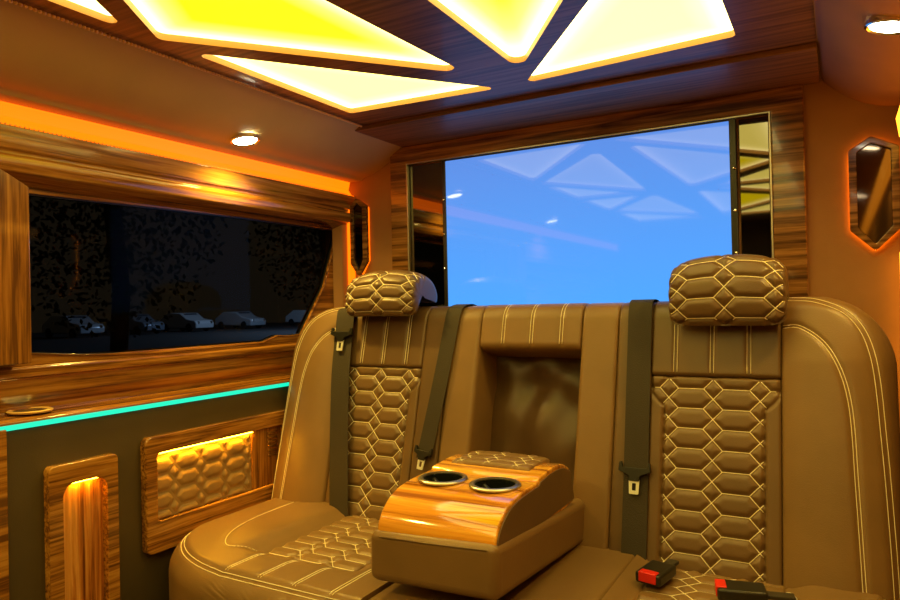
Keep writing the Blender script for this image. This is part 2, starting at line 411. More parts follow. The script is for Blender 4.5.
# valance above the window
val = [(-1.600, 1.474), (-1.600, 1.424), (-1.606, 1.419), (-1.606, 1.411), (-1.600, 1.406), (-1.598, 1.385), (-1.603, 1.373), (-1.651, 1.346), (-1.656, 1.346), (-1.656, 1.474)]
struct(extr_y(val, 0.80, YB-0.003).build('trim_4', M['wood_y'], bevel=0.0015))
val2 = [(-1.600, 1.474), (-1.600, 1.424), (-1.606, 1.419), (-1.606, 1.411), (-1.600, 1.406), (-1.598, 1.30), (-1.656, 1.30), (-1.656, 1.474)]
struct(extr_y(val2, YF, 0.80).build('trim_5', M['wood_y'], bevel=0.0015))
# pillar ahead of the window, with the slanted upper corner
struct(MB().prism([(0.45, 0.94), (0.882, 0.94), (0.882, 1.340), (0.82, 1.374), (0.45, 1.39)], lambda p: (WX, *p), lambda p: (-1.594, *p)).build('trim_6', M['wood_z'], bevel=0.003))
# cove over the valance: its lit back wall is built as a glowing orange band
struct(MB().box((-1.75, YF, 1.47), (-1.648, YB, 1.60)).build('trim_7', M['wall']))
ld = extr_y([(-1.646, 1.470), (-1.612, 1.475), (-1.630, 1.500), (-1.622, 1.530), (-1.646, 1.530)], YF+0.02, YB-0.004).build('led_strip', M['led_orange'])
tag(ld, 'bright orange lit cove wall above the side window, made to glow itself', 'light strip')
bd = MB(); y = 0.3  # beads modelled in place of LED dots mirrored along the board's edge
while y < 2.05:
    bd.lathe([(0.0006, -0.0022), (0.0020, -0.001), (0.0020, 0.001), (0.0006, 0.0022)], (-1.6, y, 1.4755), (0, 1, 0), 6); y += 0.0105
tag(bd.build('piping', M['bead'], smooth=True), 'row of fine gold beads standing for light dots reflected on the board above the side window', 'piping')
# corner trim at the rear end of the window, leather
struct(MB().prism([(-1.654, 2.02), (-1.622, 2.04), (-1.612, 2.097), (-1.654, 2.097)], lambda p: (p[0], p[1], 0.84), lambda p: (p[0], p[1], 1.47)).build('trim_8', M['wall'], bevel=0.005))
cl = MB().prism([(-1.612, 2.060), (-1.604, 2.062), (-1.600, 2.090), (-1.606, 2.096)], lambda p: (p[0]+(p[1]-1.5)*0, p[1], 0) if False else (p[0], p[1], 1.06), lambda p: (p[0], p[1], 1.475)).build('led_strip', M['led_orange'])
tag(cl, 'upright orange light strip in the corner behind the side window', 'light strip')

# lower wall inserts -------------------------------------------------
def onwall(x): return lambda p: (x, p[0], p[1])
# tall wooden niche
t = empty('niche_panel', (XL, 0.99, 0.30), 'tall narrow wooden niche panel set in the dark left wall', 'wall panel')
no = fillet([(0.905, 0.02), (1.077, 0.02), (1.077, 0.700), (0.905, 0.700)], [0, 0, 0.012, 0.012], 4)
ni = fillet([(0.938, 0.06), (1.047, 0.06), (1.047, 0.652), (0.938, 0.652)], [0.02, 0.02, 0.03, 0.03], 6)
MB().ring(no, ni, onwall(XL), onwall(XL+0.024)).build('frame', M['frame_y'], t, bevel=0.003)
# fluted back : arched slats
fl = MB()
N_ = 60; ys = np.linspace(0.936, 1.049, N_+1)
zt = np.linspace(0.055, 0.656, 30)
vs = [(XL+0.003+0.004*math.sin(math.pi*k/N_)+0.002*abs(math.sin((yy-0.936)/0.113*math.pi*7 + 0.6*math.sin(z*5))), yy, z) for z in zt for k, yy in enumerate(ys)]
fs = [(j*(N_+1)+i, j*(N_+1)+i+1, (j+1)*(N_+1)+i+1, (j+1)*(N_+1)+i) for j in range(len(zt)-1) for i in range(N_)]
fl.add(vs, fs).build('back_panel', wood('niche_wood', 2, (0.16, 0.04, 0.006), (0.50, 0.17, 0.03), (0.75, 0.36, 0.09), scale=30), t, smooth=True)
gl_ = MB().box((XL+0.012, 0.962, 0.650), (XL+0.020, 1.025, 0.653)).build('light_bar', M['led_niche'], t)
# quilted armrest panel
t = empty('quilted_wall_panel', (XL, 1.42, 0.42), 'wood framed hexagon quilted leather panel on the left wall beside the seat', 'wall panel')
MB().ring(fillet(rect(1.155, 0.415, 1.72, 0.722), 0.018), fillet(rect(1.19, 0.497, 1.66, 0.676), 0.012), onwall(XL), onwall(XL+0.026)).build('frame', M['frame_y'], t, bevel=0.004)
MB().ring(rect(1.185, 0.490, 1.57, 0.50), rect(1.19, 0.492, 1.56, 0.498), onwall(XL), onwall(XL+0.022)).build('frame_lip', M['console'], t, bevel=0.002) if False else None
Pw = lambda x, s, h: (XL+0.013+h, x, s)
qw = lambda X, S: groove(quilt_d(X, S, 1.30, 0.59, 0.088, 0.047), 0.008, 0.007)+roll(np.minimum(np.minimum(X-1.19, 1.535-X), np.minimum(S-0.496, 0.677-S)), 0.006)
qp = pad('quilted_insert', lambda s: 1.19, lambda s: 1.535, 0.496, 0.677, 90, 50, qw, Pw, -0.006, leather('quilt_tan', (0.30, 0.19, 0.085), (0.36, 0.23, 0.10), 0.45), t)
ln = [clip_seg(a, b_, lambda x, s: 1.195 < x < 1.53 and 0.50 < s < 0.674) for a, b_ in quilt_lines((1.19, 1.535, 0.49, 0.68), 1.30, 0.59, 0.088, 0.047)]
stitches('stitching', ln, qw, Pw, qp, r=0.0009, mat=plain('tan_thread', (0.5, 0.30, 0.12), 0.6))
MB().box((XL, 1.535, 0.496), (XL+0.013, 1.665, 0.678)).build('end_panel', M['wood_z'], t, bevel=0.003)
vm = MB()
for k in range(6): vm.box((XL+0.013, 1.60, 0.585+k*0.014), (XL+0.018, 1.64, 0.592+k*0.014))
vm.build('vent_grille', M['gold'], t, bevel=0.001)
MB().box((XL+0.014, 1.195, 0.6735), (XL+0.022, 1.53, 0.6765)).build('light_bar', M['led_niche'], t)
# panel nearest the camera
t = tag(MB().ring(rect(0.42, 0.02, 0.822, 0.80), fillet(rect(0.47, 0.08, 0.78, 0.745), 0.03), onwall(XL), onwall(XL+0.012)).build('wooden_frame', M['wood_y'], bevel=0.003),
        'zebra wood frame at the far left edge of the wall', 'wall frame')
# ledge disc
dm = MB().lathe([(0.0, 0.0), (0.045, 0.0), (0.048, 0.004), (0.044, 0.006), (0.040, 0.003), (0.0, 0.003)], (-1.648, 0.905, 0.8235), n=40)
o = dm.build('cup_holder', M['bead'], smooth=True, sharp=35)
MB().lathe([(0.0, 0.003), (0.034, 0.003), (0.034, 0.0042), (0.028, 0.0046), (0.024, 0.0036), (0.0, 0.0036)], (-1.648, 0.905, 0.8235), n=40).build('liner', M['ring'], o, smooth=True, sharp=35)
tag(o, 'round brass cup holder disc on the left wooden ledge', 'cup holder')

# back wall -------------------------------------------------------------
struct(MB().box((-1.75, YB, 0.0), (XR+0.15, YB+0.08, 1.72)).build('wall_back', M['wall']))
struct(MB().box((-1.37, 1.80, 1.628), (-0.034, YB, 1.6418)).build('trim_9', M['dark_x'], bevel=0.002))
# wood frame around mirrors and screen
t = empty('screen_surround', (XC, YB, 1.0), 'wide zebra wood surround framing the screen and mirror strips', 'wall frame')
xf = lambda y: (lambda p: (p[0], y, p[1]))
MB().ring(rect(-1.423, 0.80, -0.074, 1.628), rect(-1.352, 0.86, -0.155, 1.566), xf(YB), xf(YB-0.022)).build('frame', M['wood_x'], t, bevel=0.003)
MB().ring(rect(-1.352, 0.86, -0.155, 1.566), rect(-1.347, 0.865, -0.160, 1.561), xf(YB), xf(YB-0.024)).build('inner_trim', M['ring'], t, bevel=0.001)
def mirror(x0, x1, lab):
    t = empty('mirror_strip', ((x0+x1)/2, YB, 1.2), lab, 'mirror')
    MB().box((x0, YB-0.006, 0.87), (x1, YB-0.0005, 1.558)).build('mirror_glass', M['mirror'], t, bevel=0.001)
    return t
mirror(-1.345, -1.212, 'narrow smoked mirror strip left of the blue screen')
mirror(-0.238, -0.162, 'narrow smoked mirror strip right of the blue screen')
t = empty('television_screen', (-0.728, YB-0.01, 1.28), 'large glossy blue lit screen on the back wall above the seats', 'screen')
MB().ring(rect(-1.206, 0.93, -0.244, 1.561), rect(-1.192, 0.945, -0.263, 1.556), xf(YB-0.002), xf(YB-0.020)).build('bezel', M['black'], t, bevel=0.002)
MB().box((-1.193, YB-0.016, 0.944), (-0.262, YB-0.003, 1.557)).build('display', M['screen'], t)
for x in (-1.2, -0.2505):
    for z in (1.42, 1.30, 1.18): MB().lathe([(0.0, 0), (0.004, 0), (0.004, 0.004), (0.0, 0.005)], (x, YB-0.02, z), (0, -1, 0), 12).build('screw', M['chrome'], t, smooth=True, sharp=40)
# hexagon side mirrors
def hexmirror(cx, lab, w2=0.056, led='led_back', lf=-0.004):
    t = empty('hexagon_mirror', (cx, YB, 1.305), lab, 'mirror', 'hexagon mirrors in the rear corners')
    def hx(k, f=0): return [(cx-w2-f, 1.222-f*0.4), (cx-w2-f, 1.430+f*0.4), (cx-w2*0.1, 1.462+f), (cx+w2+f, 1.430+f*0.4), (cx+w2+f, 1.222-f*0.4), (cx, 1.166-f)]
    MB().ring(fillet(hx(0, 0), 0.008, 3), fillet(hx(0, -0.018), 0.004, 3), xf(YB-0.018), xf(YB-0.034)).build('frame', M['wood_x'], t, bevel=0.002)
    MB().prism(fillet(hx(0, -0.016), 0.004, 3), xf(YB-0.020), xf(YB-0.026)).build('mirror_glass', M['hexmirror'], t)
    MB().ring(hx(0, lf), hx(0, lf-0.009), xf(YB-0.001), xf(YB-0.007)).build('backlight', M[led], t)
hexmirror(0.083, 'hexagonal dark mirror in wooden rim with orange backlight, right of the screen')
hexmirror(-1.568, 'hexagonal dark mirror in wooden rim in the far left corner behind the headrest', 0.040, 'led_orange', -0.008)

# right wall, front wall -------------------------------------------------
struct(MB().box((XR+0.02, YF, 0.0), (XR+0.12, YB, 1.53)).build('wall_right', M['wall']))
struct(MB().box((-1.75, YF-0.08, 0.0), (XR+0.15, YF, 1.72)).build('wall_front', M['panel']))
o = extr_y([(XR+0.002, 1.43), (XR+0.018, 1.43), (XR+0.018, 1.475), (XR-0.004, 1.475)], YF+0.02, 1.96).build('led_strip', M['led_amber'])
tag(o, 'orange cove light strip along the top of the right wall', 'light strip')
o = MB().box((XR+0.004, YB-0.040, 0.55), (XR+0.016, YB-0.02, 1.16)).build('led_strip', M['led_amber'])
tag(o, 'upright orange light strip in the right rear corner beside the seat', 'light strip')

# recessed round lamps ----------------------------------------------------
def spot(c, nrm, lab, en=13.0):
    t = empty('recessed_lamp', c, lab, 'ceiling lamp', 'round recessed lamps')
    MB().lathe([(0.033, -0.006), (0.042, -0.006), (0.042, 0.003), (0.038, 0.005), (0.034, 0.002)], c, nrm, 36, closed=True).build('ring', M['chrome'], t, smooth=True, sharp=40)
    ld_ = bpy.data.lights.new('lamp_beam', 'SPOT'); ld_.energy = en; ld_.color = (1.0, 0.64, 0.08); ld_.spot_size = math.radians(150); ld_.spot_blend = 0.8; ld_.shadow_soft_size = 0.03
    lo_ = bpy.data.objects.new('lamp_beam', ld_); COL.objects.link(lo_); lo_.parent = t; lo_.location = Vector(nrm)*0.008
    lo_.rotation_euler = Vector(nrm).to_track_quat('-Z', 'Y').to_euler()
    MB().lathe([(0.0, -0.003), (0.034, -0.003), (0.034, 0.0015), (0.0, 0.0035)], c, nrm, 36).build('lens', M['lamp'], t, smooth=True, sharp=40)
spot((-1.508, 1.455, 1.549), (0.20, 0, -0.98), 'small round white lamp lit in the left soffit above the window', 30.0)
spot((0.092, 1.49, 1.544), (-0.20, 0, -0.98), 'round white lamp lit in the right soffit at the top right corner')
spot((-1.508, 0.25, 1.549), (0.20, 0, -0.98), 'round white lamp in the left soffit, forward of the window', 34.0)
spot((0.092, 0.25, 1.544), (-0.20, 0, -0.98), 'round white lamp in the right soffit, forward part')

# ------------------------------------------------------------------ rear bench
bench = empty('rear_bench_seat', (XC, 1.6, 0.0), 'wide brown leather rear bench with hexagon quilted backs and cushions', 'seat')
SA, CA = 0.25, 0.968
BY, BZ = 1.585, 0.45
def Pb(m):  # back plane mapping, m mirrors about the van's middle
    return lambda x, s, h: ((2*XC-x) if m else x, BY+SA*s-CA*h, BZ+CA*s+SA*h)
ST = 0.632
HB = -0.15
def seam(x, xl, xr): return roll(np.minimum(x-xl, xr-x), 0.008)*0.8
bol_in = smoothline([(-0.118, 0.553), (-0.075, 0.548), (-0.022, 0.495), (0.012, 0.39), (0.022, 0.20), (0.030, -0.02)], 8)
bol_out = smoothline([(-0.112, 0.622), (-0.045, 0.612), (0.022, 0.570), (0.058, 0.48), (0.072, 0.30), (0.080, 0.12), (0.084, -0.02)], 8)
for mir in (False, True):
    P = Pb(mir)
    # belt-side strip
    hs = lambda X, S: seam(X, -0.49, -0.405)+roll(ST-S, 0.055)
    pad('back_strip', lambda s: -0.49, lambda s: -0.405, -0.03, ST, 16, 60, hs, P, HB, M['seat'], bench)
    # smooth upper panel with tufting seams
    tl = [-0.348, -0.265, -0.185]
    def hu(X, S):
        h = seam(X, -0.405, -0.118)+roll(ST-S, 0.055)+roll(S-0.434, 0.008)
        for c in tl: h = h+groove(np.abs(X-c), 0.0035, 0.007)
        return h
    up = pad('upper_panel', lambda s: -0.405, lambda s: -0.118, 0.434, ST, 90, 40, hu, P, HB, M['seat'], bench)
    ln = [[(c+d, s) for s in np.linspace(0.444, ST-0.003, 22)] for c in tl for d in (-0.004, 0.004)]
    stitches('stitching', ln, hu, P, up, r=0.0008)
    # quilted insert
    def inq(x, s):
        wdt = 0.108 if s < 0.36 else (0.108+0.03*math.sin(min(1, (s-0.36)/0.045)*math.pi/2))
        return abs(x+0.2615) < wdt and s < 0.428
    def hq(X, S):
        wd_ = np.where(S < 0.36, 0.110, 0.110+0.032*np.sin(np.clip((S-0.36)/0.045, 0, 1)*np.pi/2))
        e = wd_-np.abs(X+0.2615)
        q = groove(quilt_d(X, S, -0.3115, 0.01, 0.10, 0.0465), 0.0055, 0.0065)
        return np.where(e > 0, q, 0.0)+groove(np.abs(e), 0.004, 0.005)+seam(X, -0.405, -0.118)+roll(0.434-S, 0.008)
    ins = pad('quilted_insert', lambda s: -0.405, lambda s: -0.118, -0.03, 0.434, 96, 150, hq, P, HB, M['seat3'], bench)
    ln = [clip_seg(a, b_, inq) for a, b_ in quilt_lines((-0.405, -0.118, -0.03, 0.434), -0.3115, 0.01, 0.10, 0.0465)]
    stitches('stitching', ln, hq, P, ins, r=0.00105)
    # side bolster
    X1, RC = 0.102, 0.165
    def dist_o(X, S):
        qx, qs = X-(X1-RC), S-(ST-RC)
        return np.where((qx > 0) & (qs > 0), RC-np.hypot(qx, qs), np.minimum(X1-X, ST-S))
    def xo(s): return X1 if s < ST-RC else X1-RC+math.sqrt(max(RC*RC-(s-(ST-RC))**2, 0))
    def hbo(X, S):
        u = np.clip((X+0.118)/0.22, 0, 1); d = dist_o(X, S)
        puff = 0.034*np.sin(np.pi*np.clip(u*0.95, 0, 1))**0.8*np.clip((ST-S)/0.16, 0, 1)**0.6
        return puff+roll(X+0.118, 0.008)+roll(d, 0.04)+groove(segd(X, S, bol_in), 0.005, 0.007)+groove(segd(X, S, bol_out), 0.0035, 0.009)
    bo = pad('side_bolster', lambda s: -0.118, xo, -0.03, ST, 70, 110, hbo, P, HB, M['seat2'], bench)
    ln = [offset(bol_in, 0.003), offset(bol_in, -0.003), offset(bol_out, 0.005), offset(bol_out, -0.005)]
    stitches('stitching', ln, hbo, P, bo, r=0.0009)
# centre section: uprights, top band, recess
P = Pb(False)
CL, CR, RL, RR = -0.98, -0.49, -0.882, -0.588
for a, b_ in ((CL, RL), (RR, CR)):
    hc = lambda X, S, a=a, b_=b_: roll(np.minimum(X-a, b_-X), 0.012)+roll(ST-S, 0.055)
    pad('centre_upright', lambda s, a=a: a, lambda s, b_=b_: b_, -0.03, ST, 20, 50, hc, P, HB, M['seat2'], bench)
tcs = [-0.812, -0.728, -0.643]
def hct(X, S):
    h = seam(X, RL, RR)+roll(ST-S, 0.055)+roll(S-0.493, 0.02)
    for c in tcs: h = h+groove(np.abs(X-c), 0.0035, 0.007)
    return h
ct = pad('centre_top_band', lambda s: RL, lambda s: RR, 0.493, ST, 90, 30, hct, P, HB, M['seat2'], bench)
stitches('stitching', [[(c+d, s) for s in np.linspace(0.51, ST-0.003, 18)] for c in tcs for d in (-0.004, 0.004)], hct, P, ct, r=0.0008)
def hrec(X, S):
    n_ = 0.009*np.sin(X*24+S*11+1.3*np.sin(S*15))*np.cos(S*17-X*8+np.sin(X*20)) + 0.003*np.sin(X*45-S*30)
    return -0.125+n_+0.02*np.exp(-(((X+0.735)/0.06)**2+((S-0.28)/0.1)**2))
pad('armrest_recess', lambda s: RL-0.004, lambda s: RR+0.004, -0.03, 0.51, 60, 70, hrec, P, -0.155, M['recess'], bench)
# rear shell of the backrest
sh = MB(); ring_ = []
for x0, x1 in ((-1.565, 0.095),):
    pr = [(-0.03, HB+0.004), (ST-0.02, HB+0.004), (ST-0.035, HB-0.02), (-0.03, HB-0.02)]
    sh.prism(fillet([(x0, -0.03), (x1, -0.03), (x1, ST-0.012), (x0, ST-0.012)], [0, 0, 0.15, 0.15], 10), lambda p: Pb(False)(p[0], p[1], HB+0.003), lambda p: Pb(False)(p[0], p[1], HB-0.025))
sh.build('backrest_shell', M['seat'], bench, bevel=0.008)
# headrests
def headrest(cx, lab, dz=0.0, kz=1.0):
    hr = MB()
    prof = smoothline([(1.672, 0.990), (1.658, 1.012), (1.655, 1.060), (1.668, 1.115), (1.700, 1.150), (1.755, 1.155), (1.815, 1.128), (1.845, 1.080), (1.840, 1.040), (1.815, 1.046), (1.785, 1.072), (1.735, 1.070), (1.705, 1.030), (1.690, 0.995), (1.672, 0.990)], 7)[:-1]
    pc = np.array([1.70, 1.07]); PR = np.array(prof); n = len(prof); arc = np.concatenate([[0], np.cumsum(np.hypot(*(np.roll(PR, -1, 0)-PR).T))])[:-1]
    W2 = 0.127
    nu = 72
    def point(u, i_f, lift=0):
        i0 = int(math.floor(i_f)) % n; fr_ = i_f-math.floor(i_f); p = PR[i0]*(1-fr_)+PR[(i0+1) % n]*fr_
        tn = PR[(i0+2) % n]-PR[i0-1]; nn = np.array([-tn[1], tn[0]]); nn = nn/np.linalg.norm(nn)
        if np.dot(nn, p-pc) < 0 and p[0] < 1.8: nn = -nn
        e = (max(1-abs(u/W2)**7, 0))**(1/5)*0.86+0.14*(1-abs(u/W2)**2)
        sk = 1+0.0*u
        q = pc+(p-pc)*(0.25+0.75*e) if e < 1 else p
        q = q+nn*lift
        z = 1.07+(q[1]-1.07)*kz-0.010*(u/W2)**2+dz
        return (cx+u, q[0]-0.0, z)
    def lift(u, i_f):
        a = np.interp(i_f, range(n), arc)
        if a > 0.245: return 0.0
        return float(groove(quilt_d(np.array(u), np.array(a), 0.0525, 0.045, 0.105, 0.050), 0.006, 0.0065))
    us = [W2*math.sin(t)/1.0 for t in np.linspace(-math.pi/2, math.pi/2, nu+1)]
    us = [0.5*u+0.5*W2*t for u, t in zip(us, np.linspace(-1, 1, nu+1))]
    sub = 2; n2 = n*sub
    vs = []
    for u in us:
        for k in range(n2): vs.append(point(u, k/sub, lift(u, k/sub)))
    fs = [(a*n2+k, a*n2+(k+1) % n2, (a+1)*n2+(k+1) % n2, (a+1)*n2+k) for a in range(nu) for k in range(n2)]
    fs += [tuple(range(n2)), tuple(nu*n2+k for k in range(n2))[::-1]]
    hr.add(vs, fs); h = hr.build('headrest', M['seat'], bench, smooth=True, sharp=80)
    st = MB()
    for a, b_ in quilt_lines((-W2, W2, 0.0, 0.24), 0.0525, 0.045, 0.105, 0.050):
        pts = clip_seg(a, b_, lambda x, s: abs(x) < W2*0.955 and 0.012 < s < 0.235, 12)
        if len(pts) > 1: st.tube([point(x, float(np.interp(s, arc, range(n))), lift(x, float(np.interp(s, arc, range(n))))+0.0005) for x, s in pts], 0.00115, 5)
    st.build('stitching', M['thread'], h, smooth=True, recalc=False)
    for dx in (-0.06, 0.06): MB().tube([(cx+dx, 1.775, 1.0), (cx+dx, 1.770, 1.085)], 0.006, 12).build('post', M['chrome'], h, smooth=True, sharp=50)
    return h
headrest(-0.229, None)
headrest(-1.197, None, 0.020, 0.84)
# seat cushions
CZ = 0.450
def cushion(mir, xa, xb, ins_box, nm):
    """outer side rounded at +x; mir mirrors"""
    Pc = lambda x, s, h: ((2*XC-x) if mir else x, s, CZ+h)
    y0, y1, rx, ry = 1.045, 1.61, 0.40, 0.27
    def xr_(s): return xb if s > y0+ry else xb-rx+rx*math.sqrt(max(1-((y0+ry-s)/ry)**2, 0))
    def dd(X, S):
        qx, qs = X-(xb-rx), (y0+ry)-S
        rho = np.hypot(qx/rx, qs/ry)
        return np.where((qx > 0) & (qs > 0), np.maximum(1-rho, 0)*rho/(np.hypot(qx/rx**2, qs/ry**2)+1e-6), np.minimum(xb-X, S-y0))
    i0, i1, j0, j1 = ins_box
    rimline = [(xa, y0+0.034)]+[(xb-rx+(rx-0.034)*math.sin(t), y0+ry-(ry-0.034)*math.cos(t)) for t in np.linspace(0, math.pi/2, 24)]+[(xb-0.034, y1)]
    flutes = [i0+(i1-i0)*f for f in (-0.22, 0.14, 0.50, 0.86) if i0+(i1-i0)*f > xa+0.01]
    inner = smoothline([(i1+0.015, j0-0.01), (i1+0.08, j0-0.045), (i1+0.15, j0+0.03), (i1+0.185, j0+0.16), (i1+0.19, y1)], 6)
    def h(X, S):
        d = dd(X, S)
        k = roll(d, 0.05)*0.9
        ex = np.maximum(np.maximum(i0-X, X-i1), 0); ey = np.maximum(np.maximum(j0-S, S-j1), 0); e = np.hypot(ex, ey)
        k = k+0.022*(1-np.exp(-(e/0.035)**2))*np.clip(d/0.05, 0, 1)-np.where(e <= 0.0, 0.006, 0)
        k = k+groove(segd(X, S, rimline), 0.004, 0.006)+groove(segd(X, S, inner), 0.003, 0.006)
        for c in flutes:
            k = k+np.where(S < j0-0.002, groove(np.abs(X-c), 0.0035, 0.007), 0)
        return k
    cu = pad(nm, lambda s: xa, xr_, y0, y1, 100, 100, h, Pc, -0.33, M['seat2'], bench)
    ln = [offset(rimline, 0.004), offset(rimline, -0.004), inner]
    ln += [[(c+d, s) for s in np.linspace(y0+0.045, j0-0.006, 16)] for c in flutes for d in (-0.004, 0.004)]
    stitches('stitching', ln, h, Pc, cu, r=0.00095)
    def hi(X, S): return groove(quilt_d(X, S, (i0+i1)/2, j0+0.03, 0.10, 0.0465), 0.0055, 0.0065)+roll(np.minimum(np.minimum(X-i0, i1-X), np.minimum(S-j0, j1-S)), 0.008)+0.002
    qi = pad('quilted_insert', lambda s: i0, lambda s: i1, j0, j1, 90, 100, hi, Pc, -0.012, M['seat2'], bench)
    ln = [clip_seg(a, b_, lambda x, s: i0+0.006 < x < i1-0.006 and j0+0.006 < s < j1) for a, b_ in quilt_lines((i0, i1, j0, j1), (i0+i1)/2, j0+0.03, 0.10, 0.0465)]
    stitches('stitching', ln, hi, Pc, qi, r=0.00105)
cushion(True, 2*XC+0.84, 0.100, (2*XC+0.975, -0.218, 1.246, 1.59), 'seat_cushion')
cushion(False, -0.42, 0.100, (-0.375, -0.110, 1.246, 1.59), 'seat_cushion')
Pm = lambda x, s, h: (x, s, CZ-0.004+h)
hm = lambda X, S: roll(np.minimum(X+0.838, -0.423-X), 0.008)+roll(S-1.050, 0.05)+0.020
pad('centre_cushion', lambda s: -0.838, lambda s: -0.423, 1.050, 1.61, 60, 50, hm, Pm, -0.33, M['seat2'], bench)
MB().box((-1.52, 1.16, 0.0), (0.05, 1.75, 0.13)).build('seat_base', M['black'], bench, bevel=0.01)

# ------------------------------------------------------------------ armrest
arm = empty('centre_armrest', (-0.691, 1.56, 0.52), 'folded down centre armrest with glossy wood console and two cup holders', 'armrest')
x0, x1 = -0.842, -0.552
MB().add([(x0, 1.12, 0.498), (x1, 1.12, 0.506), (x1, 1.64, 0.462), (x0, 1.64, 0.462), (x0, 1.122, 0.600), (x1, 1.122, 0.611), (x1, 1.64, 0.568), (x0, 1.64, 0.568)],
         [(0,3,2,1),(4,5,6,7),(0,1,5,4),(1,2,6,5),(2,3,7,6),(3,0,4,7)]).build('armrest_pad', M['seat2'], arm, bevel=0.018, seg=5)
cp = smoothline([(1.132, 0.585), (1.136, 0.612), (1.156, 0.640), (1.195, 0.663), (1.255, 0.673), (1.345, 0.675)], 6)
top2 = smoothline([(1.352, 0.682), (1.43, 0.687), (1.49, 0.682), (1.535, 0.664)], 4)
prof = cp+top2+[(1.560, 0.58), (1.50, 0.575)]
con = MB().prism(prof, lambda p: (-0.826, p[0], p[1]), lambda p: (-0.561, p[0], p[1])).build('console', M['console'], arm, bevel=0.004, seg=3)
cups = [(-0.757, 1.283), (-0.632, 1.283)]
cutters = []
for cx, cy in cups:
    c = MB().lathe([(0.0455, -0.056), (0.0455, 0.05)], (cx, cy, 0.674), n=48).build('cut', M['cup'])
    cutters.append(c); md = con.modifiers.new('cut', 'BOOLEAN'); md.object = c; md.operation = 'DIFFERENCE'; md.solver = 'EXACT'
bpy.context.view_layer.update()
ev = con.evaluated_get(bpy.context.evaluated_depsgraph_get()); nm_ = bpy.data.meshes.new_from_object(ev)
con.modifiers.clear(); con.data = nm_
for c in cutters: bpy.data.objects.remove(c, do_unlink=True)
for cx, cy in cups:
    h_ = MB().lathe([(0.0440, 0.004), (0.0540, 0.000), (0.0545, 0.003), (0.0520, 0.0055), (0.0475, 0.006), (0.0445, 0.006), (0.0445, -0.002), (0.0430, -0.002), (0.0430, 0.004)], (cx, cy, 0.674), n=48, closed=True).build('cup_holder', M['ring'], arm, smooth=True, sharp=45)
    cw = MB().lathe([(0.0450, 0.002), (0.0450, -0.050), (0.0, -0.050), (0.0, -0.048), (0.0425, -0.048), (0.0425, 0.002)], (cx, cy, 0.674), n=48, closed=True).build('cup_well', M['cup'], h_, smooth=True, sharp=45)
    for a in range(3):
        g = MB()
        t_ = a*2*math.pi/3+0.5
        g.tube([(cx+0.043*math.cos(t_), cy+0.043*math.sin(t_), 0.664), (cx+0.024*math.cos(t_), cy+0.024*math.sin(t_), 0.658)], 0.006, 8)
        g.build('grip', M['black'], h_, smooth=True, sharp=50)
for sx_, xx in ((-1, -0.8265), (1, -0.5605)):
    pr = [(p[0]*0.985+0.022, 0.59+(p[1]-0.59)*0.90) for p in cp+top2]+[(1.557, 0.586)]
    MB().prism(pr, lambda p: (xx-0.001*sx_, p[0], p[1]), lambda p: (xx+0.0025*sx_, p[0], p[1])).build('side_panel', M['seat'], arm, bevel=0.001)
# quilted pad on the console
Pp = lambda x, s, h: (x, s, 0.6865+h-0.10*(s-1.45)**2*4+0.004*math.cos((x+0.695)/0.1*math.pi/2))
hp = lambda X, S: roll(np.minimum(np.minimum(X+0.795, -0.598-X), np.minimum(S-1.385, 1.505-S)), 0.007)+0.006+groove(quilt_d(X, S, -0.67, 1.44, 0.07, 0.04), 0.003, 0.004)
pp = pad('quilted_pad', lambda s: -0.795, lambda s: -0.598, 1.385, 1.505, 70, 44, hp, Pp, -0.012, M['seat2'], arm)
stitches('stitching', [clip_seg(a, b_, lambda x, s: -0.79 < x < -0.603 and 1.39 < s < 1.50) for a, b_ in quilt_lines((-0.8, -0.59, 1.38, 1.51), -0.67, 1.44, 0.07, 0.04)], hp, Pp, pp, r=0.0009)
# piping on the armrest pad's top edge
sm = MB(); sm.tube([(-0.812, 1.121, 0.590), (-0.69, 1.1195, 0.595), (-0.572, 1.121, 0.600)], 0.0012, 6)
sm.tube([(-0.554, 1.119, 0.592), (-0.553, 1.119, 0.52)], 0.0012, 6) if False else None
sm.build('seam', M['seat'], arm, smooth=True)

